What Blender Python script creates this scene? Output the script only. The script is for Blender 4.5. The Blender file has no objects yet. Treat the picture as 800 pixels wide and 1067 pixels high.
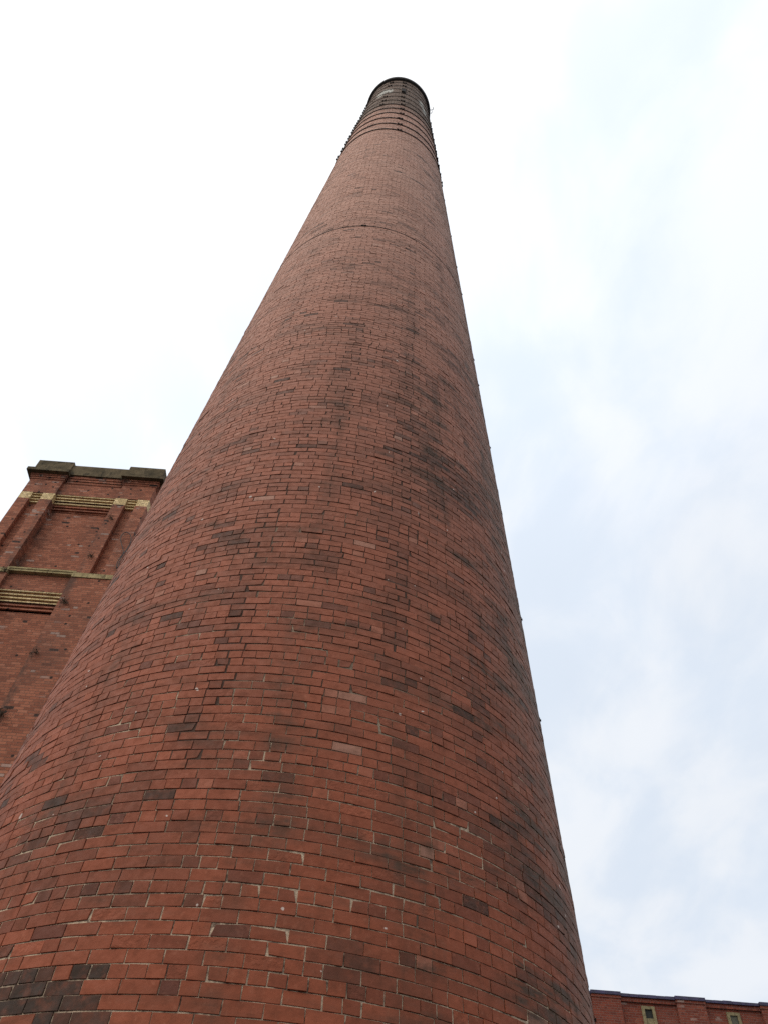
import bpy, math, random
import numpy as np
from mathutils import Vector, Matrix, noise

random.seed(11)
rng = np.random.default_rng(11)
R = math.radians
scene = bpy.context.scene
COL = scene.collection

# ------------------------------------------------------------------ helpers
class MB:
    """collects faces and links them as one mesh object"""
    def __init__(self):
        self.v, self.f, self.m = [], [], []
    def face(self, pts, mat=0):
        n = len(self.v)
        self.v += [tuple(p) for p in pts]
        self.f.append(tuple(range(n, n + len(pts)))); self.m.append(mat)
    def box(self, x0, x1, y0, y1, z0, z1, mat=0, T=None):
        P = [(x0,y0,z0),(x1,y0,z0),(x1,y1,z0),(x0,y1,z0),(x0,y0,z1),(x1,y0,z1),(x1,y1,z1),(x0,y1,z1)]
        if T is not None: P = [T @ Vector(p) for p in P]
        n = len(self.v); self.v += [tuple(p) for p in P]
        for q in ((0,3,2,1),(4,5,6,7),(0,1,5,4),(1,2,6,5),(2,3,7,6),(3,0,4,7)):
            self.f.append(tuple(n + i for i in q)); self.m.append(mat)
    def tube(self, pts, rad, seg=6, mat=0, taper=None):
        pts = [Vector(p) for p in pts]; n0 = len(self.v); k = len(pts)
        for i, p in enumerate(pts):
            t = (pts[min(i+1,k-1)] - pts[max(i-1,0)]).normalized()
            a = t.cross(Vector((0,0,1)))
            if a.length < 1e-3: a = t.cross(Vector((1,0,0)))
            a.normalize(); b = t.cross(a)
            r = rad if taper is None else rad + (taper - rad) * i / (k - 1)
            for s in range(seg):
                w = 2*math.pi*s/seg
                self.v.append(tuple(p + a*(r*math.cos(w)) + b*(r*math.sin(w))))
        for i in range(k-1):
            for s in range(seg):
                a0 = n0+i*seg+s; a1 = n0+i*seg+(s+1) % seg
                self.f.append((a0, a1, a1+seg, a0+seg)); self.m.append(mat)
        self.f.append(tuple(n0+s for s in range(seg))[::-1]); self.m.append(mat)
        self.f.append(tuple(n0+(k-1)*seg+s for s in range(seg))); self.m.append(mat)
    def lathe(self, prof, seg=128, mat=0, closed=True):
        n0 = len(self.v); k = len(prof)
        for s in range(seg):
            w = 2*math.pi*s/seg
            for r, z in prof: self.v.append((r*math.cos(w), r*math.sin(w), z))
        for s in range(seg):
            s2 = (s+1) % seg
            for i in range(k if closed else k-1):
                j = (i+1) % k
                self.f.append((n0+s*k+i, n0+s2*k+i, n0+s2*k+j, n0+s*k+j)); self.m.append(mat)
    def build(self, name, mats, parent=None, smooth=False, loc=None):
        me = bpy.data.meshes.new(name)
        me.from_pydata(self.v, [], self.f)
        for m in (mats if isinstance(mats, (list, tuple)) else [mats]): me.materials.append(m)
        me.polygons.foreach_set('material_index', self.m)
        if smooth: me.polygons.foreach_set('use_smooth', [True]*len(self.f))
        me.update()
        o = bpy.data.objects.new(name, me); COL.objects.link(o)
        if parent: o.parent = parent
        if loc is not None: o.location = loc
        return o

def tag(o, label=None, cat=None, group=None, kind=None):
    if label: o['label'] = label
    if cat: o['category'] = cat
    if group: o['group'] = group
    if kind: o['kind'] = kind
    return o

def empty(name, loc, label, cat, group=None):
    o = bpy.data.objects.new(name, None); COL.objects.link(o); o.location = loc
    o.empty_display_size = .3
    return tag(o, label, cat, group)

# ------------------------------------------------------------------ node helper
class NT:
    def __init__(self, name):
        self.mat = bpy.data.materials.new(name); self.mat.use_nodes = True
        self.t = self.mat.node_tree; self.t.nodes.clear()
        self.out = self.t.nodes.new('ShaderNodeOutputMaterial')
        self.b = self.t.nodes.new('ShaderNodeBsdfPrincipled')
        self.t.links.new(self.b.outputs[0], self.out.inputs[0])
    def n(self, typ, **kw):
        nd = self.t.nodes.new(typ)
        for k, v in kw.items(): setattr(nd, k, v)
        return nd
    def put(self, sock, v):
        if isinstance(v, bpy.types.NodeSocket): self.t.links.new(v, sock)
        elif v is not None: sock.default_value = v
    def math(self, op, a, b=None, c=None, clamp=False):
        nd = self.n('ShaderNodeMath', operation=op, use_clamp=clamp)
        for i, v in enumerate((a, b, c)): self.put(nd.inputs[i], v)
        return nd.outputs[0]
    def noise(self, vec, scale, detail=4, rough=.55, out='Fac', dist=0):
        nd = self.n('ShaderNodeTexNoise'); self.put(nd.inputs['Vector'], vec)
        nd.inputs['Scale'].default_value = scale; nd.inputs['Detail'].default_value = detail
        nd.inputs['Roughness'].default_value = rough; nd.inputs['Distortion'].default_value = dist
        return nd.outputs[out]
    def mapping(self, vec, scale=(1,1,1), loc=(0,0,0)):
        nd = self.n('ShaderNodeMapping'); self.put(nd.inputs['Vector'], vec)
        nd.inputs['Scale'].default_value = scale; nd.inputs['Location'].default_value = loc
        return nd.outputs[0]
    def ramp(self, fac, stops):
        nd = self.n('ShaderNodeValToRGB'); self.put(nd.inputs[0], fac)
        e = nd.color_ramp.elements
        while len(e) < len(stops): e.new(.5)
        for el, (p, c) in zip(e, stops):
            el.position = p; el.color = (*c, 1) if len(c) == 3 else c
        return nd.outputs[0]
    def step(self, x, a, b, lo=0., hi=1.):
        nd = self.n('ShaderNodeMapRange', interpolation_type='SMOOTHSTEP')
        self.put(nd.inputs[0], x); nd.inputs[1].default_value = a; nd.inputs[2].default_value = b
        nd.inputs[3].default_value = lo; nd.inputs[4].default_value = hi
        return nd.outputs[0]
    def mix(self, fac, a, b, mode='MIX'):
        nd = self.n('ShaderNodeMix', data_type='RGBA', blend_type=mode)
        self.put(nd.inputs[0], fac)
        for i, v in ((6, a), (7, b)):
            if isinstance(v, tuple): v = (*v, 1) if len(v) == 3 else v
            self.put(nd.inputs[i], v)
        return nd.outputs[2]
    def bump(self, h, strength, dist, normal=None):
        nd = self.n('ShaderNodeBump'); self.put(nd.inputs['Height'], h)
        nd.inputs['Strength'].default_value = strength; nd.inputs['Distance'].default_value = dist
        if normal is not None: self.put(nd.inputs['Normal'], normal)
        return nd.outputs[0]
    def coord(self, which='Object'): return self.n('ShaderNodeTexCoord').outputs[which]
    def sep(self, v):
        nd = self.n('ShaderNodeSeparateXYZ'); self.put(nd.inputs[0], v); return nd.outputs
    def comb(self, x, y, z):
        nd = self.n('ShaderNodeCombineXYZ')
        for i, v in enumerate((x, y, z)): self.put(nd.inputs[i], v)
        return nd.outputs[0]
    def done(self, col, rough=.9, normal=None, spec=.5, metal=0.):
        self.put(self.b.inputs['Base Color'], (*col, 1) if isinstance(col, tuple) else col)
        self.put(self.b.inputs['Roughness'], rough)
        self.put(self.b.inputs['Specular IOR Level'], spec)
        self.put(self.b.inputs['Metallic'], metal)
        if normal is not None: self.put(self.b.inputs['Normal'], normal)
        return self.mat

# ------------------------------------------------------------------ materials
def mat_chimney_brick():
    m = NT('chimney_brick'); P = m.coord()
    at = m.n('ShaderNodeAttribute', attribute_name='brick'); s = m.sep(at.outputs['Vector'])
    tone, soot, spall = s[0], s[1], s[2]
    q = m.sep(P); z = q[2]
    th = m.math('ARCTAN2', q[1], q[0])
    arc = m.comb(m.math('MULTIPLY', th, 2.6), z, 0.)          # unrolled surface, metres
    col = m.ramp(tone, [(0,(.110,.032,.018)),(.22,(.180,.045,.020)),(.55,(.235,.058,.024)),(.82,(.290,.074,.033)),(.93,(.29,.095,.052)),(1,(.31,.165,.115))])
    # paler with height: weathering, plus brighter light and glare painted into the colour
    lighten = m.math('MULTIPLY', m.step(z, 1.5, 27), m.step(m.noise(P, .5, 3), .2, .7, .8, 1))
    col = m.mix(m.math('MULTIPLY', lighten, .86), col, (.54,.315,.232))
    # blotchy firing on each face
    fine = m.noise(P, 15, 5, .6)
    col = m.mix(m.step(fine, .42, .75, 0, .55), col, m.mix(.55, col, (.06,.030,.022)))
    col = m.mix(m.step(m.noise(P, 24, 4, .6), .56, .72, 0, .30), col, m.mix(.5, col, (.48,.20,.12)))
    # soot as drifting smears along the courses, and run-off down the shaft
    st = m.noise(m.mapping(arc, (.8,2.6,1)), 1.0, 8, .66, dist=.25)
    st2 = m.noise(m.mapping(arc, (2.3,9.5,1), (4,9,0)), 1.0, 5, .62)
    stv = m.noise(m.mapping(arc, (2.4,.30,1), (1,3,0)), 1.0, 6, .62, dist=.3)
    dirt = m.math('ADD', m.step(st, .46, .72, 0, .66), m.step(stv, .50, .74, 0, .52))
    dirt = m.math('MULTIPLY', dirt, m.step(st2, .32, .62, .30, 1.15), clamp=True)
    wx = m.math('MULTIPLY', m.step(th, -1.35, -.75, 0, 1), m.step(th, 1.4, .6, 0, 1))
    dirt = m.math('MULTIPLY', dirt, m.math('ADD', 1., m.math('MULTIPLY', wx, m.step(z, 7, 20, 1.5, .45))))
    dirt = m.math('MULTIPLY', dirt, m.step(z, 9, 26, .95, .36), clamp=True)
    col = m.mix(dirt, col, (.070,.037,.022))
    col = m.mix(m.math('MULTIPLY', soot, m.step(m.noise(P, 13, 4, .65), .25, .6, .55, 1)), col, (.036,.023,.016))
    # greyer brown towards the right flank, with a ragged edge
    fl = m.math('MULTIPLY', m.step(m.math('ADD', th, m.math('MULTIPLY', m.noise(m.mapping(arc, (.6,.35,1)), 1, 6, .65), .9)), -.42, .12), m.step(th, 1.2, .5, 0, 1))
    col = m.mix(m.math('MULTIPLY', fl, .55), col, (.19,.125,.092))
    # blackened crown
    crown = m.step(m.math('ADD', z, m.math('MULTIPLY', m.noise(P, 1.3, 4), 3.)), 36.2, 39.2)
    col = m.mix(m.math('MULTIPLY', crown, .84), col, (.105,.075,.050))
    # lime runs under the rim
    for (lx, ly, lz, rad) in LIME:
        nd = m.n('ShaderNodeVectorMath', operation='DISTANCE'); m.put(nd.inputs[0], m.mapping(P, (1,1,.26))); nd.inputs[1].default_value = (lx, ly, lz*.26)
        f = m.math('MULTIPLY', m.step(nd.outputs['Value'], rad*.45, rad, 1, 0), m.step(m.noise(m.mapping(P, (5,5,1.2)), 1, 3), .36, .46), clamp=True)
        col = m.mix(f, col, (.50,.48,.42))
    # stray pale spots
    sp = m.step(m.noise(P, 12, 1, .3), .80, .815)
    col = m.mix(m.math('MULTIPLY', sp, .8), col, (.55,.46,.40))
    h = m.math('ADD', m.math('MULTIPLY', m.noise(P, 32, 5, .6), 1.0), m.math('MULTIPLY', m.noise(P, 110, 2, .5), .15))
    h = m.math('SUBTRACT', h, m.math('MULTIPLY', spall, m.step(m.noise(P, 30, 4), .42, .6)))
    return m.done(col, m.step(fine, .3, .7, .68, .86), m.bump(h, .4, .006), spec=.24)

def mat_mortar():
    m = NT('lime_mortar'); P = m.coord(); z = m.sep(P)[2]
    big = m.noise(m.mapping(P, (.7,.7,1.3)), 1, 5, .65)
    zz = m.math('ADD', z, m.math('MULTIPLY', m.math('SUBTRACT', big, .5), 14))
    pale = m.step(zz, 3.2, 8.6, 1, 0)
    pale = m.math('MULTIPLY', pale, m.step(m.noise(P, 9, 4, .7), .36, .52, .12, 1))
    pale = m.math('MAXIMUM', pale, m.math('MULTIPLY', m.step(m.noise(P, 5, 4, .7), .62, .68), .30))
    at = m.n('ShaderNodeAttribute', attribute_name='brick')
    pale = m.math('MULTIPLY', pale, m.math('SUBTRACT', 1., m.sep(at.outputs['Vector'])[0]))
    col = m.mix(pale, (.070,.040,.028), (.52,.39,.27))
    col = m.mix(m.step(m.noise(P, 40, 4), .4, .7, 0, .5), col, (.10,.07,.055))
    return m.done(col, .95, m.bump(m.noise(P, 70, 4), .7, .008), spec=.2)

def mat_wall_brick(name, reds, course=.0785, blen=.238, pale=.02, voids=.02, grime=.5, holes=False, mortar=((.10,.062,.050),(.26,.17,.135))):
    """machine-laid brick for axis aligned walls; u runs along x on the fronts and along y on the sides"""
    m = NT(name); P = m.coord(); s = m.sep(P)
    u = m.math('ADD', s[0], s[1])
    wob = m.math('MULTIPLY', m.math('SUBTRACT', m.noise(P, 3.1, 3), .5), .012)
    vec = m.comb(u, m.math('ADD', s[2], wob), 0.)
    def brick(off):
        b = m.n('ShaderNodeTexBrick', offset=.5, offset_frequency=2, squash=.5, squash_frequency=4)
        m.put(b.inputs['Vector'], m.mapping(vec, (1,1,1), (off*blen*7.0, off*course*28.0, 0)) if off else vec)
        b.inputs['Color1'].default_value = (0,0,0,1); b.inputs['Color2'].default_value = (1,1,1,1)
        b.inputs['Mortar'].default_value = (.5,.5,.5,1)
        b.inputs['Scale'].default_value = 1; b.inputs['Mortar Size'].default_value = .0055
        b.inputs['Mortar Smooth'].default_value = .15; b.inputs['Bias'].default_value = 0
        b.inputs['Brick Width'].default_value = blen; b.inputs['Row Height'].default_value = course
        return b
    b1, b2 = brick(0), brick(3)
    t1 = b1.outputs['Color']; t2 = b2.outputs['Color']; fac = b1.outputs['Fac']
    tone = m.math('ADD', m.math('MULTIPLY', t1, .75), m.math('MULTIPLY', m.noise(P, 2.2, 4), .25))
    col = m.ramp(tone, [(0, reds[0]), (.45, reds[1]), (.8, reds[2]), (1, reds[3])])
    pl = m.math('MULTIPLY', m.step(t2, 1-pale-.012, 1-pale), m.step(m.noise(m.mapping(P, (.5,.5,2.2)), 1.6, 3), .42, .62))
    col = m.mix(m.math('MULTIPLY', pl, .75), col, (.40,.30,.25))
    vd = m.step(t2, voids, voids+.008, 1, 0)
    if voids > 0: col = m.mix(m.math('MULTIPLY', vd, .92), col, (.022,.016,.014))
    g = m.step(m.noise(m.mapping(P, (.8,.8,.35)), 1.0, 6, .65), .46, .72, 0, grime)
    if holes:      # run-off streaks below the pilaster edges, and lost putlog bricks
        e = m.math('ABSOLUTE', m.math('SUBTRACT', m.math('ABSOLUTE', s[0]), .93))
        run = m.math('MULTIPLY', m.step(e, .05, .24, 1, 0), m.step(m.noise(m.mapping(P, (2,2,.7)), 1, 6, .7), .40, .60, 0, .75))
        g = m.math('MAXIMUM', g, run)
    col = m.mix(g, col, (.060,.038,.029))
    hole = 0.
    if holes:
        vo = m.n('ShaderNodeTexVoronoi', voronoi_dimensions='2D', feature='F1'); m.put(vo.inputs['Vector'], m.comb(u, s[2], 0.)); vo.inputs['Scale'].default_value = 3.2
        keep = m.math('GREATER_THAN', m.sep(vo.outputs['Color'])[0], m.step(s[2], 20.4, 20.6, .88, .50))
        hole = m.math('MULTIPLY', m.step(vo.outputs['Distance'], .10, .14, 1, 0), keep)
        col = m.mix(m.math('MULTIPLY', hole, .95), col, (.016,.012,.010))
    col = m.mix(m.step(m.noise(P, 22, 4, .6), .38, .7, 0, .35), col, m.mix(.5, col, (.05,.03,.025)))
    mort = m.mix(m.noise(P, 4, 4), *mortar)
    col = m.mix(m.math('MULTIPLY', fac, m.math('SUBTRACT', 1., hole)), col, mort)
    h = m.math('SUBTRACT', m.math('MULTIPLY', m.noise(P, 55, 4), .3), m.math('ADD', fac, m.math('MULTIPLY', vd, 1.5 if voids > 0 else 0)))
    return m.done(col, .9, m.bump(h, .6, .008), spec=.3)

def mat_stone(name, a, b, c, scale=2.2):
    m = NT(name); P = m.coord()
    col = m.mix(m.step(m.noise(P, scale, 6, .65), .38, .64), a, b)
    col = m.mix(m.step(m.noise(m.mapping(P, (1,1,.6)), scale*2.3, 5, .7), .5, .66, 0, .85), col, c)
    return m.done(col, .95, m.bump(m.noise(P, 28, 6, .65), .6, .015), spec=.2)

def mat_yellow():
    m = NT('yellow_brick'); P = m.coord(); s = m.sep(P); u = m.math('ADD', s[0], s[1])
    b = m.n('ShaderNodeTexBrick', offset=.5); m.put(b.inputs['Vector'], m.comb(u, s[2], 0.))
    b.inputs['Color1'].default_value = (.52,.38,.17,1); b.inputs['Color2'].default_value = (.82,.62,.33,1); b.inputs['Mortar'].default_value = (.13,.09,.06,1)
    b.inputs['Scale'].default_value = 1; b.inputs['Mortar Size'].default_value = .005; b.inputs['Brick Width'].default_value = .12; b.inputs['Row Height'].default_value = .08
    col = m.mix(m.step(m.noise(P, 9, 5, .7), .54, .70, 0, .6), b.outputs['Color'], (.10,.07,.045))
    return m.done(col, .85, m.bump(m.noise(P, 50, 4), .5, .006), spec=.35)

def mat_plain(name, a, b, rough=.8, scale=8, metal=0., bump=.3, spec=.4):
    m = NT(name); P = m.coord()
    col = m.mix(m.step(m.noise(P, scale, 5, .65), .35, .66), a, b)
    return m.done(col, rough, m.bump(m.noise(P, scale*6, 4), bump, .006), spec=spec, metal=metal)

# ------------------------------------------------------------------ fitted geometry of the picture
CX, CY = -0.7932583689, 7.9605741728          # chimney axis
RB, KT = 3.0546129957 + 1.6*0.0354136744, 0.0354136744   # radius at the ground, batter
TOP = 45.0
def rad(z): return RB - KT*z
FACE = R(-84.31)                               # side of the shaft that looks at the camera

def cyl(th_deg, z, out=0.):
    t = R(th_deg); r = rad(z) + out
    return (r*math.cos(t), r*math.sin(t), z)

LIME = [(*cyl(-117, 40.8), .26), (*cyl(-112, 41.6), .17), (*cyl(-104, 41.2), .24), (*cyl(-48, 40.6), .24), (*cyl(-43, 39.4), .22)]

M = {}
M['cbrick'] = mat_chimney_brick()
M['mortar'] = mat_mortar()
M['tower'] = mat_wall_brick('tower_brick', ((.20,.066,.036),(.31,.104,.056),(.39,.142,.078),(.44,.20,.13)), pale=.05, voids=.006, grime=.40, holes=True, mortar=((.10,.050,.034),(.20,.105,.072)))
M['mill'] = mat_wall_brick('mill_brick', ((.13,.030,.018),(.185,.040,.021),(.225,.052,.028),(.27,.09,.05)), pale=.02, voids=0, grime=.35)
M['yellow'] = mat_yellow()
M['coping'] = mat_stone('mossy_coping_stone', (.150,.115,.066), (.080,.063,.036), (.032,.027,.018))
M['ledge'] = mat_stone('buff_ledge_stone', (.40,.32,.165), (.28,.22,.11), (.10,.08,.045), 3.)
M['buff'] = mat_stone('pale_window_stone', (.26,.21,.115), (.19,.155,.085), (.11,.09,.05), 4.)
M['slate'] = mat_plain('blue_coping_brick', (.040,.028,.085), (.016,.012,.034), .5, 7, spec=.5)
M['iron'] = mat_plain('rusted_iron', (.045,.026,.020), (.022,.016,.014), .85, 6, spec=.2)
M['darkiron'] = mat_plain('black_iron', (.018,.015,.013), (.03,.025,.022), .85, 5, spec=.15)
M['lead'] = mat_plain('weathered_copper_tape', (.20,.17,.14), (.11,.10,.085), .6, 9)
M['flue'] = mat_plain('sooty_flue', (.02,.018,.016), (.012,.011,.01), .95, 4)
M['pane'] = mat_plain('dark_boarding', (.085,.078,.046), (.055,.052,.034), .6, 5)
M['void'] = mat_plain('dark_opening', (.012,.012,.010), (.02,.02,.016), .8, 5)
M['roof'] = mat_plain('roof_felt', (.06,.06,.062), (.09,.09,.09), .9, 2)
M['cable'] = mat_plain('black_cable', (.02,.016,.014), (.03,.022,.02), .6, 9)
M['twig'] = mat_plain('dry_twig', (.11,.07,.045), (.06,.04,.028), .9, 30)
M['leaf'] = mat_plain('dull_leaf', (.085,.068,.035), (.055,.040,.024), .8, 12)
M['ground'] = mat_plain('yard_asphalt', (.045,.044,.042), (.075,.072,.068), .9, .7, bump=.5)

# ------------------------------------------------------------------ setting
g = MB(); g.face([(-900,-900,0),(900,-900,0),(900,900,0),(-900,900,0)])
tag(g.build('ground', M['ground']), kind='structure')

# ------------------------------------------------------------------ chimney
chimney = empty('brick_chimney', (CX, CY, 0), 'very tall round tapering red brick mill chimney with iron hoops below a blackened crown', 'chimney')

CRACKS = [   # vertical cracks where the joints have opened: (theta, z) polylines in degrees and metres
    [(-66, 14.5), (-69, 12.3), (-68, 10.6), (-71.5, 9.2), (-67.2, 8.6), (-67.5, 8.0), (-71, 7.6), (-69.6, 6.9), (-72.5, 6.3)],
    [(-97, 10.2), (-99, 8.6), (-101, 7.4), (-99.5, 6.6), (-99.4, 5.8), (-101.5, 5.3), (-100, 4.9)],
    [(-86, 13.5), (-87, 11.2), (-88.5, 9.8)],
]
def crack_dist(th, z):
    best = 9.
    for c in CRACKS:
        for (t0, z0), (t1, z1) in zip(c, c[1:]):
            if z1 - .05 <= z <= z0 + .05:
                f = (z0 - z)/(z0 - z1)
                best = min(best, abs(th - (t0 + (t1 - t0)*f)))
    return best

def build_shaft():
    H, L = .085, .240
    n_c = int(TOP/H)
    Vs, At = [], []
    corner = np.array([(-1,-1),(1,-1),(1,1),(-1,1)], float)
    for c in range(n_c):
        z0 = c*H; zc = z0 + H/2; r = rad(zc)
        half = math.pi*r
        header = (c % 6 == 4)
        edges = []; ofs = (L*.5 if c % 2 else 0.) + random.uniform(-.022, .022) + (random.uniform(0, L) if c % 6 == 0 and random.random() < .3 else 0)
        u = -half - random.uniform(0, .01) + 0.
        # lay from the joint centred on the camera-side meridian outwards so the bond stays regular there
        k0 = math.floor((-half - ofs)/L)
        us = []
        x = k0*L + ofs
        while x < half:
            if header or random.random() < .10: us += [x, x + L*.5]
            else: us.append(x)
            x += L
        us = [q for q in us if q > -half + .06 and q < half - .06]
        us = [-half] + us + [half]
        for a, b in zip(us, us[1:]):
            w = b - a
            if w < .02: continue
            uc = (a + b)/2; th = FACE + uc/r; thd = math.degrees(th)
            if thd < -180: thd += 360
            p = Vector((r*math.cos(th), r*math.sin(th), zc))
            hdr = w < .16
            # tone of the brick
            t = min(.90, max(0, rng.normal(.53, .10)))
            if hdr: t = min(.94, max(0, rng.normal(.53, .19)))
            q = rng.random()
            if q < (.010 if hdr else .003): t = rng.uniform(.93, 1.)
            elif q < .035: t = rng.uniform(.0, .25)
            n1 = noise.fractal(Vector((p.x*.55 + 13.3, p.y*.55 - 4.1, p.z*1.35)), 1., 2., 4)
            n2 = noise.fractal(Vector((p.x*1.7+7, p.y*1.7, p.z*3.2)), 1., 2., 3)
            right = max(0., min(1., (thd + 75)/45)) if -80 < thd < 90 else 0.
            s = max(0., n1*.8 + n2*.80 - .28 + .38*right*(1.25 if zc < 12 else .6) + (0.06 if 8 < zc < 17 else 0)) * 1.1
            s *= rng.uniform(.45, 1.05)
            if rng.random() < .018: s = max(s, rng.uniform(.5, .9))
            if -135 < thd < -101.5 and zc < 3.48:
                pr = min(1., (-101.5 - thd)/4.5)
                if rng.random() < .92*pr: s = max(s, rng.uniform(.75, 1.25))
            s = min(.97, s)
            spall = 0.
            out = max(-.0012, rng.normal(0, .0018)) + (rng.uniform(.002, .006) if rng.random() < .035 else 0.)
            q = rng.random()
            if q < .08: spall = rng.uniform(.6, 2.4); out -= .0008
            ck = crack_dist(thd, zc)
            j0 = .0030 + abs(rng.normal(0, .0012)); j1 = .0030 + abs(rng.normal(0, .0012)); jb = .0024 + abs(rng.normal(0, .0012)); jt = .0024 + abs(rng.normal(0, .0012))
            if ck < 1.7:
                if rng.random() < .75: j1 += rng.uniform(.004, .016)
                if rng.random() < .35: jb += rng.uniform(.004, .012)
                s = max(s, rng.uniform(.0, .45)*(1-ck/3)); out -= rng.uniform(0, .001)
            elif rng.random() < .05: j1 += rng.uniform(.002, .008); jb += rng.uniform(0, .004)
            wave = np.array([.0055*noise.noise(Vector((q_*1.1, c*.11, 3.))) + .003*noise.noise(Vector((q_*3.1, c*.9, 8.))) for q_ in (a, b, b, a)])
            cu = np.array([a + j0, b - j1, b - j1, a + j0]) + rng.normal(0, .0016, 4)
            cz = np.array([z0 + jb, z0 + jb, z0 + H - jt, z0 + H - jt]) + rng.normal(0, .0013, 4)
            if rng.random() < (.22 if ck < 1.7 else .09):          # a knocked-off corner
                i = rng.integers(4); e_ = rng.uniform(.3, 1.)
                cu[i] += (1 if i in (0, 3) else -1)*.019*e_; cz[i] += (1 if i < 2 else -1)*.011*e_
            ch = rng.uniform(.0010, .0026)
            su = np.array([1,-1,-1,1])*ch; sz = np.array([1,1,-1,-1])*ch
            tilt = rng.normal(0, .0012, 4)
            for (du, dz, dr) in ((su, sz, out + tilt), (0, 0, out - .0022 + tilt), (0, 0, -.03)):
                uu = cu + du; zz = cz + dz + wave; tt = FACE + uu/r; rr = (RB - KT*zz) + dr
                Vs.append(np.stack([rr*np.cos(tt), rr*np.sin(tt), zz], 1))
            At.append((t, s, min(1, spall)))
    nb = len(At)
    V = np.concatenate(Vs).reshape(-1, 3)
    F0 = np.array([(0,1,2,3),(4,5,1,0),(5,6,2,1),(6,7,3,2),(7,4,0,3),(8,9,5,4),(9,10,6,5),(10,11,7,6),(11,8,4,7)])
    F = (F0[None] + 12*np.arange(nb)[:, None, None]).reshape(-1, 4)
    # mortar surface behind the bricks, slightly uneven
    seg, rows = 300, 452
    zz = np.linspace(0, TOP, rows); th = np.linspace(0, 2*np.pi, seg, endpoint=False)
    Z, T = np.meshgrid(zz, th, indexing='ij')
    RR = RB - KT*Z - .0072 - .0022*Z/TOP + rng.normal(0, .0006, Z.shape)
    MV = np.stack([RR*np.cos(T), RR*np.sin(T), Z], -1).reshape(-1, 3)
    i, j = np.meshgrid(np.arange(rows-1), np.arange(seg), indexing='ij'); j2 = (j+1) % seg
    MF = np.stack([i*seg+j, i*seg+j2, (i+1)*seg+j2, (i+1)*seg+j], -1).reshape(-1, 4) + len(V)
    allv = np.concatenate([V, MV]); allf = np.concatenate([F, MF])
    me = bpy.data.meshes.new('shaft')
    me.vertices.add(len(allv)); me.vertices.foreach_set('co', allv.astype(np.float32).ravel())
    me.loops.add(allf.size); me.loops.foreach_set('vertex_index', allf.astype(np.int32).ravel())
    me.polygons.add(len(allf)); me.polygons.foreach_set('loop_start', np.arange(0, allf.size, 4, dtype=np.int32))
    mi = np.zeros(len(allf), np.int32); mi[len(F):] = 1
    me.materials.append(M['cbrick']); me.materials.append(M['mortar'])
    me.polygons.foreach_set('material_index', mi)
    me.polygons.foreach_set('use_smooth', np.zeros(len(allf), bool))
    me.update(calc_edges=True); me.validate()
    a = me.attributes.new('brick', 'FLOAT_VECTOR', 'POINT')
    A = np.zeros((len(allv), 3), np.float32); A[:len(V)] = np.repeat(np.array(At, np.float32), 12, axis=0)
    # mortar that has fallen out along the cracks
    for q in range(len(MV)):
        x, y, z = MV[q]
        if 3. < z < 15.:
            thd = math.degrees(math.atan2(y, x))
            if thd < -50 and crack_dist(thd, z) < 3.5: A[len(V) + q, 0] = 1.
    a.data.foreach_set('vector', A.ravel())
    o = bpy.data.objects.new('shaft', me); COL.objects.link(o); o.parent = chimney
    return o
build_shaft()

def hoop(z, h, t, lugs, size=1.):
    r0, r1 = rad(z - h/2), rad(z + h/2)
    m = MB(); m.lathe([(r0 - .02, z - h/2), (r0 + t, z - h/2), (r1 + t, z + h/2), (r1 - .02, z + h/2)], 160)
    o = m.build('hoop', M['iron'], chimney)
    for th in lugs:
        t_ = R(th); r = rad(z) + t
        T = Matrix.Rotation(t_, 4, 'Z')
        k = MB(); s = size
        # two upstanding ears pulled together by a bolt
        for sy in (-1, 1):
            k.box(r - .01, r + .055*s, sy*.07*s - .016*s, sy*.07*s + .016*s, z - .085*s, z + .085*s, 0, T)
        k.tube([T @ Vector((r + .032*s, -.15*s, z)), T @ Vector((r + .032*s, .15*s, z))], .016*s, 8)
        for sy in (-1, 1):
            k.tube([T @ Vector((r + .032*s, sy*.088*s, z)), T @ Vector((r + .032*s, sy*.12*s, z))], .034*s, 6)
        k.build('lug', M['darkiron'], o)
    return o

ring_z = [31.25, 32.42, 33.62, 34.80, 35.95, 37.05, 38.15, 39.3, 40.5]
for i, z in enumerate(ring_z):
    lugs = [-80.5 + random.uniform(-.6, .6) + 72*k for k in range(5)]
    if i in (5, 6, 7): lugs += [-107 + .5*(i-5) + random.uniform(-.4, .4)]
    hoop(z, .085 if i < 6 else .065, .026 if i < 6 else .016, lugs, .66)
hoop(41.7, .07, .016, [-80.8, -8, 64, 136, -152], .75)
hoop(42.8, .07, .016, [-81.0, -105.5, 64, 136, -152], .75)
hoop(43.9, .07, .016, [-81.2, -104, -8, 64, 136, -152], .75)
hoop(19.08, .035, .004, [-93, 87], .40)

# iron rim round the mouth and the flue inside it
r45 = rad(TOP)
m = MB(); m.lathe([(r45 - .40, 44.70), (r45 + .012, 44.70), (r45 + .115, 44.78), (r45 + .12, 45.10), (r45 + .02, 45.20), (r45 - .40, 45.20)], 128)
m.build('rim', M['darkiron'], chimney)
m = MB(); m.lathe([(r45 - .36, 45.12), (r45 - .36, 41.0), (.01, 41.0)], 64, closed=False)
m.build('flue', M['flue'], chimney)
# junction box and short rods under the rim on the camera side
m = MB(); T = Matrix.Rotation(R(-81), 4, 'Z'); r = rad(40.6)
m.box(r - .01, r + .06, -.09, .09, 40.75, 41.45, 0, T)
m.build('cable_box', M['darkiron'], chimney)
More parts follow.
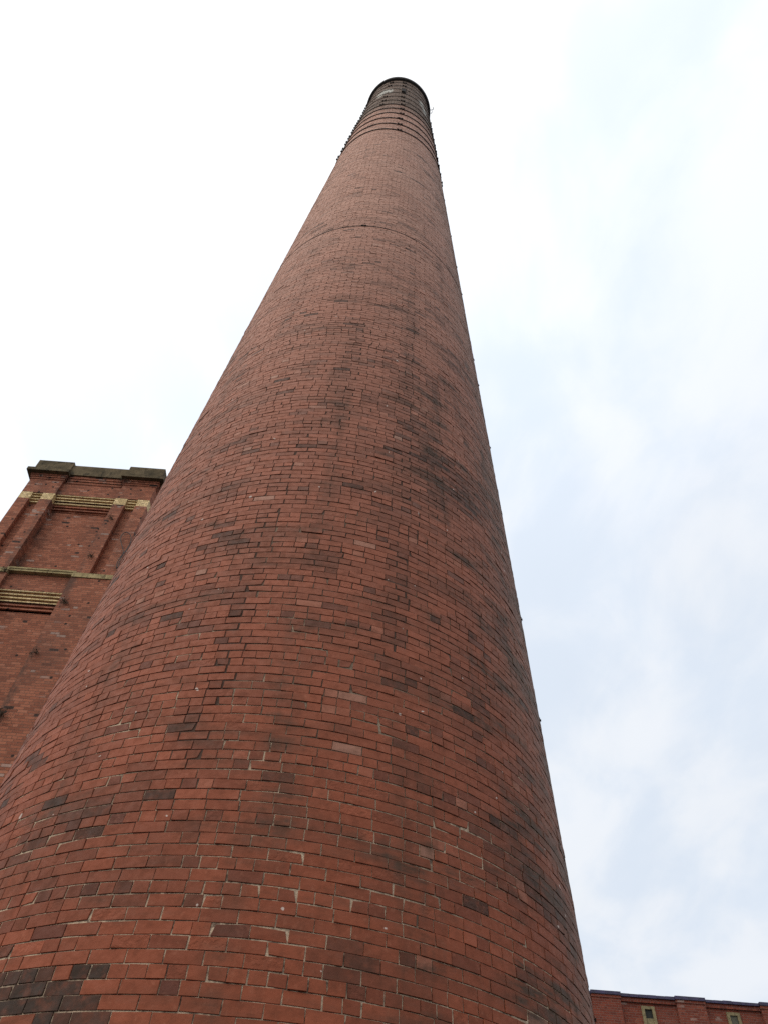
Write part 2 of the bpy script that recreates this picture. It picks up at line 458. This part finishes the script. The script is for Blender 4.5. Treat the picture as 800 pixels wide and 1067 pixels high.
# hooked rod standing off the rim
m = MB(); T = Matrix.Rotation(R(-10), 4, 'Z'); r = r45 + .07
m.tube([T @ Vector(p) for p in ((r, 0, 44.95), (r+.14, 0, 44.9), (r+.20, 0, 45.0), (r+.21, 0, 45.5))], .016, 8)
m.tube([T @ Vector(p) for p in ((r+.14, 0, 44.9), (r+.15, 0, 44.4), (r+.08, 0, 44.0))], .014, 8)
m.build('lightning_rod', M['darkiron'], chimney)

# copper tape down the right flank, held by small clips
TH = -12.5
m = MB(); zs = np.linspace(.3, 44.7, 90)
for za, zb in zip(zs, zs[1:]):
    T = Matrix.Rotation(R(TH), 4, 'Z')
    for (y0, y1) in ((-.016, .016),):
        P = [T @ Vector((rad(zq) + o_, y, zq)) for zq in (za, zb) for o_ in (0., .007) for y in (y0, y1)]
        a0,a1,b0,b1,c0,c1,d0,d1 = P
        m.face([b0,b1,d1,d0]); m.face([a0,b0,d0,c0]); m.face([a1,c1,d1,b1])
tape = m.build('lightning_conductor', M['lead'], chimney)
T = Matrix.Rotation(R(TH), 4, 'Z')
for z in np.arange(4.5, 30, 2.6):
    z = z + random.uniform(-1., 1.)
    m = MB(); r = rad(z); m.box(r - .004, r + .013, -.03, .03, z - .02, z + .02, 0, T)
    m.box(r + .013, r + .024, -.010, .010, z - .010, z + .010, 0, T)
    m.build('clip', M['darkiron'], tape)

# ------------------------------------------------------------------ brick tower behind on the left
TX, TY, TH2 = -9.425, 17.025, 2.025           # plan centre and half width
tower = empty('brick_tower', (TX, TY, 0), 'square red brick tower with yellow brick bands and mossy stone coping, behind the chimney', 'tower')
def side(k): return Matrix.Rotation(k*math.pi/2, 4, 'Z')
def sbox(mb, k, u0, u1, d0, d1, z0, z1, mat=0):
    """box on face k: u along the face, d inwards from the pilaster front"""
    mb.box(u0, u1, -TH2 + d0, -TH2 + d1, z0, z1, mat, side(k))
I = TH2 - 1.065        # inner edge of an upper pilaster
IL = TH2 - 1.13       # inner edge of a lower pilaster
m = MB(); c = TH2 - .34
m.box(-c, c, -c, c, 0, 21.9)
for k in range(4):
    sbox(m, k, -I, I, .10, .341, 20.66, 21.24)        # frieze of the bay
    sbox(m, k, -I, I, .12, .341, 16.36, 16.98)
m.build('wall', M['tower'], tower)
for k in range(4):
    # corner pilaster k stands at the right end of face k and wraps onto face k+1
    T = side(k); a = TH2; I2 = I
    m = MB(); y = MB()
    def q(mb, x0, x1, y0, y1, z0, z1): mb.box(x0, x1, -y1, -y0, z0, z1, 0, T)   # both axes measured from the tower centre towards the corner
    q(m, I, a - .18, I, a - .18, 16.9, 21.26)                 # heart
    q(m, a - .36, a, a - .36, a, 17.05, 20.24)                 # corner post
    q(m, I, I + .37, a - .18, a, 17.05, 20.24)
    q(m, a - .18, a, I, I + .37, 17.05, 20.24)
    q(m, I + .001, a, a - .179, a, 20.56, 21.26)               # frieze over the niche
    q(m, a - .179, a, I + .001, a - .179, 20.56, 21.26)
    q(m, IL, a, IL, a, 0, 16.88)                               # plain lower shaft
    for i in range(3):                                         # corbelled courses under the coping
        o_ = .022*(i + 1); q(m, I - o_, a + o_, I - o_, a + o_, 21.26 + .08*i, 21.34 + .08*i)
    p = m.build('pilaster', M['tower'], tower)
    q(y, a - .36, a, a - .36, a, 20.24, 20.56)
    q(y, I, I + .37, a - .18, a, 20.24, 20.56)
    q(y, a - .18, a, I, I + .37, 20.24, 20.56)
    for i in range(4):                                         # stepped yellow courses closing the niche
        d = .030 + .026*i; z1 = 20.56 - .105*i
        q(y, I + .371, a - .361, a - .179, a - d, z1 - .048, z1)
        q(y, a - .179, a - d, I + .371, a - .361, z1 - .048, z1)
    y.build('yellow_band', M['yellow'], p)
    m = MB(); q(m, IL - .0, a + .03, IL - .0, a + .03, 16.882, 17.048)
    m.build('ledge', M['ledge'], p)
    m = MB(); q(m, I - .10, a + .20, I - .10, a + .20, 21.50, 21.64)
    m.build('coping_slab', M['coping'], p)
    m = MB(); q(m, I - .03, a + .07, I - .03, a + .07, 21.642, 22.21)
    m.build('coping_block', M['coping'], p)
for k in range(4):
    for (zt, d0, I3) in ((20.66, .10, I), (16.36, .12, IL)):
        y = MB(); rd = MB()
        for i in range(6):
            d = d0 + .01 + .030*i; z1 = zt - .105*i
            sbox(y if i < 4 else rd, k, -I3 + .001, I3 - .001, d, .342, z1 - .048, z1)
            sbox(rd, k, -I3 + .001, I3 - .001, d + .06, .342, z1 - .1049, z1 - .0481)
        b = y.build('yellow_band', M['yellow'], tower)
        rd.build('red_course', M['tower'], b)
    m = MB(); sbox(m, k, -I + .001, I - .001, -.02, .342, 17.06, 17.10); sbox(m, k, -I + .001, I - .001, .0, .342, 16.985, 17.06)
    sbox(m, k, -I + .001, I - .001, .06, .342, 17.10, 17.20)
    m.build('ledge', M['ledge'], tower)
    m = MB()
    for i in range(3): sbox(m, k, -I + .07, I - .07, .08 - .028*i, .4, 21.24 + .11*i, 21.35 + .11*i)
    m.build('corbel_course', M['tower'], tower)
    m = MB(); sbox(m, k, -I + .101, I - .101, -.03, .5, 21.58, 21.6415); sbox(m, k, -I + .032, I - .032, -.03, .5, 21.6415, 22.09)
    m.build('coping', M['coping'], tower)
m = MB(); m.box(-c - .002, c + .002, -c - .002, c + .002, 21.9, 21.95); m.build('roof', M['roof'], tower)

# loose cable looped on the tower
def onY(px, py, Y):
    x = (px - 400)/FPX; yy = (py - 533.5)/FPX
    d = CR*x - CU*yy + CF
    return Vector((d.x*Y/d.y, Y, 1.6 + d.z*Y/d.y))
FPX = 796.877
CR = Vector((0.99726764, -0.05828434, 0.04538923)); CU = Vector((-0.07387318, -0.78682257, 0.6127422)); CF = Vector((0, 0.61442102, 0.78897834))
loop = [(121.5,592),(122,588),(124.5,582.5),(128.5,577),(128.5,572),(126.5,565),(126.3,560),(128.5,556),(132,554.6),(135.5,556.5),(137,561),(136,566.5),(133,571.5),(129,577),(126,582.5),(124,588),(123,596),(121,606)]
pts = [onY(x, y_, 14.94) for x, y_ in loop]
def smooth(pts, n=5):
    out = []
    for i in range(len(pts)-1):
        p0 = pts[max(i-1,0)]; p1 = pts[i]; p2 = pts[i+1]; p3 = pts[min(i+2,len(pts)-1)]
        for j in range(n):
            t = j/n
            out.append(.5*((2*p1) + (p2-p0)*t + (2*p0-5*p1+4*p2-p3)*t*t + (3*p1-p0-3*p2+p3)*t**3))
    return out + [pts[-1]]
m = MB(); m.tube(smooth(pts), .012, 6)
o = m.build('cable', M['cable'], smooth=True)
tag(o, 'thin black cable hanging in a loop on the right pilaster of the tower', 'cable')

# weeds rooted in the tower's joints
def tuft(px, py, Y, size, label, n=34, leafy=.5, droop=.2, seed=0):
    size *= .95; rnd = random.Random(seed); base = onY(px, py, Y); m = MB()
    for i in range(n//2):
        a = rnd.uniform(0, 2*math.pi); el = rnd.uniform(-.9, 1.25)
        d = Vector((math.cos(a)*math.cos(el), -abs(math.sin(a)*math.cos(el)) - .15, math.sin(el))).normalized()
        L = size*rnd.uniform(.45, 1.)
        p1 = d*L*.5 + Vector((0, 0, .02)); p2 = d*L + Vector((rnd.uniform(-.04,.04), 0, -droop*L))
        m.tube([Vector((0,.03,0)), p1, p2], .006, 4, 0, .002)
        for _ in range(int(4*leafy + rnd.random()*4)):
            t = rnd.uniform(.3, 1.); c = p1.lerp(p2, t) + Vector([rnd.gauss(0, .03) for _ in range(3)])
            u_ = Vector([rnd.gauss(0, 1) for _ in range(3)]).normalized(); w_ = u_.orthogonal().normalized()
            s = rnd.uniform(.010, .026)
            m.face([c - u_*s, c + w_*s*.5, c + u_*s, c - w_*s*.5], 1)
    o = m.build('weed_tuft', [M['twig'], M['leaf']], loc=base)
    tag(o, label, 'weed', 'weed tufts growing out of the tower')
    return o
tuft(131, 500.5, 15.0, .26, 'dark bushy weed under the right coping block of the tower', 60, .9, .25, 1)
tuft(73, 497, 15.1, .24, 'dark weed in the corner beneath the left coping block of the tower', 44, .8, .2, 2)
tuft(116, 540, 14.98, .16, 'brown weed high on the inner strip of the right pilaster', 30, .5, .3, 3)
tuft(95.5, 580, 14.98, .17, 'brown weed low on the right pilaster, just above the stone ledge', 32, .5, .3, 4)
tuft(67.5, 628, 14.98, .22, 'largest brown weed beside the lower yellow band of the tower', 46, .6, .35, 5)
tuft(38, 680, 14.98, .2, 'thin brown weed on plain brickwork below the lower yellow band', 30, .5, .4, 6)
tuft(5, 596, 15.0, .22, 'dark weed at the left end of the stone ledge', 40, .8, .2, 7)
tuft(2, 745, 14.98, .34, 'lowest dark weed on the tower, close to the chimney edge', 50, .8, .3, 8)

# ------------------------------------------------------------------ mill range on the right
BX, BY = 8.71, 30.0
mill = empty('mill_building', (24, BY, 0), 'long dark red brick mill range with blue coping and narrow stone framed windows', 'building')
X0, X1 = -22.0, 22.0     # local
def L(x): return x - 24.
m = MB(); m.box(L(2.6), X1, .22, 13.0, 0, 13.0)
m.box(L(2.6), X1, .15, .221, 12.88, 13.018)                    # oversailing courses below the coping
m.build('wall', M['mill'], mill)
pil = [8.70 + 3.05*i for i in range(-2, 12)]
for i, x in enumerate(pil):
    m = MB(); m.box(L(x), L(x) + 1.03, .10, .221, 0, 12.94)
    m.box(L(x) - .02, L(x) + 1.05, .075, .221, 12.94, 13.035)
    p = m.build('pilaster', M['mill'], mill)
    m = MB(); w = 1.09
    m.box(L(x) - .03, L(x) - .03 + w, .04, .42, 13.037, 13.145)
    m.build('coping', M['slate'], p)
    xa, xb = L(x) + 1.062, L(x) + 3.05 - .032
    m = MB(); n = 6
    for j in range(n):
        a = xa + (xb - xa)*j/n; b = xa + (xb - xa)*(j + 1)/n - .006
        dz = random.uniform(-.012, .012); dy = random.uniform(-.008, .008)
        m.box(a, b, .09 + dy, .42, 13.022, 13.115 + dz)
    m.build('coping', M['slate'], mill)
    # narrow window in the bay
    wx = L(x) + 1.76; W = .47
    if x < 16 or True:
        m = MB(); zt, zb = 12.78, 10.9
        jw = .10
        m.box(wx, wx + jw, .16, .30, zb, zt - .10); m.box(wx + W - jw, wx + W, .16, .30, zb, zt - .10)
        m.box(wx, wx + W, .158, .30, zt - .10, zt); m.box(wx - .05, wx + W + .05, .12, .30, zb - .14, zb)
        win = m.build('window', M['buff'], mill)
        m = MB()
        if i % 2 == 0:      # boarded with stone coloured board, a hole left at the top
            m.box(wx + jw, wx + W - jw, .19, .217, zb, zt - .38); m.build('board', M['buff'], win)
            m = MB(); m.box(wx + jw, wx + W - jw, .205, .218, zt - .38, zt - .10); m.build('opening', M['void'], win)
        else:
            m.box(wx + jw, wx + W - jw, .20, .217, zb, zt - .10); m.build('pane', M['pane'], win)
m = MB(); m.box(L(2.7), X1 - .1, .43, 12.9, 13.002, 13.03); m.build('roof', M['roof'], mill)

# ------------------------------------------------------------------ sky and light
SUN_AZ, SUN_EL = R(-122), R(45)
sd = Vector((math.sin(SUN_AZ)*math.cos(SUN_EL), math.cos(SUN_AZ)*math.cos(SUN_EL), math.sin(SUN_EL)))
w = bpy.data.worlds.new('World'); scene.world = w; w.use_nodes = True
t = w.node_tree; t.nodes.clear()
class WT(NT):
    def __init__(self, tree): self.t = tree
W = WT(t)
sky = W.n('ShaderNodeTexSky', sky_type='NISHITA', sun_disc=False, sun_elevation=SUN_EL, sun_rotation=SUN_AZ, altitude=50, air_density=1., dust_density=2.5, ozone_density=1.)
d = W.coord('Generated')
s = W.sep(d)
den = W.math('ADD', W.math('MAXIMUM', s[2], 0.), .22)
pl = W.comb(W.math('DIVIDE', s[0], den), W.math('DIVIDE', s[1], den), 0.)
cl = W.noise(W.mapping(pl, (1.5,1.0,1), (3.1,1.7,0)), 2.6, 7, .52, dist=.35)
cl2 = W.noise(W.mapping(pl, (1,1,1), (.4,5.2,0)), 1.1, 3, .5)
cover = W.step(W.math('ADD', W.math('MULTIPLY', cl, .6), W.math('MULTIPLY', cl2, .4)), .36, .60, .955, 1.)
dot = W.n('ShaderNodeVectorMath', operation='DOT_PRODUCT'); W.put(dot.inputs[0], d); dot.inputs[1].default_value = sd
glow = W.math('POWER', W.math('MAXIMUM', W.math('MULTIPLY_ADD', dot.outputs['Value'], .8, .2), 0.), 2.0)
cl3 = W.noise(W.mapping(pl, (1.2,.75,1), (7.7,2.1,0)), 6.0, 6, .52, dist=.4)
mot = W.math('ADD', W.math('MULTIPLY', cl, .45), W.math('MULTIPLY', cl3, .55))
thick = W.step(mot, .40, .60)
lum = W.math('MULTIPLY', W.math('ADD', 8.45, W.math("MULTIPLY", glow, 5.2)), W.math('ADD', .98, W.math('MULTIPLY', thick, .085)))
tint = W.mix(thick, (.895,.99,1.12), (.955,1.,1.065))
cc = W.n('ShaderNodeVectorMath', operation='SCALE'); W.put(cc.inputs[0], W.mix(W.step(glow, .30, .62), tint, (1.0,1.0,1.0))); W.put(cc.inputs['Scale'], lum)
mx = W.mix(cover, sky.outputs[0], cc.outputs[0])
bg = W.n('ShaderNodeBackground'); W.put(bg.inputs[0], mx); bg.inputs[1].default_value = .1
wo = W.n('ShaderNodeOutputWorld'); t.links.new(bg.outputs[0], wo.inputs[0])

sl = bpy.data.lights.new('sun', 'SUN'); sl.energy = 1.2; sl.angle = R(40); sl.color = (1,.925,.83)
so = bpy.data.objects.new('sun', sl); COL.objects.link(so)
so.rotation_euler = sd.to_track_quat('Z', 'Y').to_euler(); so.location = (-20, 0, 60)

# ------------------------------------------------------------------ camera
cam = bpy.data.cameras.new('camera'); co = bpy.data.objects.new('camera', cam); COL.objects.link(co)
mw = Matrix((( CR.x, CU.x, -CF.x, 0.), (CR.y, CU.y, -CF.y, 0.), (CR.z, CU.z, -CF.z, 1.6), (0,0,0,1)))
co.matrix_world = mw
cam.sensor_fit = 'VERTICAL'; cam.sensor_height = 32.; cam.sensor_width = 24.; cam.lens = 32.*FPX/1067.
cam.clip_start = .1; cam.clip_end = 3000
scene.camera = co

scene.view_settings.view_transform = 'Standard'; scene.view_settings.look = 'None'
scene.view_settings.exposure = 0.; scene.view_settings.gamma = 1.; scene.view_settings.use_curve_mapping = False
scene.cycles.max_bounces = 6; scene.cycles.diffuse_bounces = 3
scene.cycles.use_denoising = False; scene.cycles.denoiser = 'OPENIMAGEDENOISE'; scene.cycles.denoising_input_passes = 'RGB_ALBEDO_NORMAL'
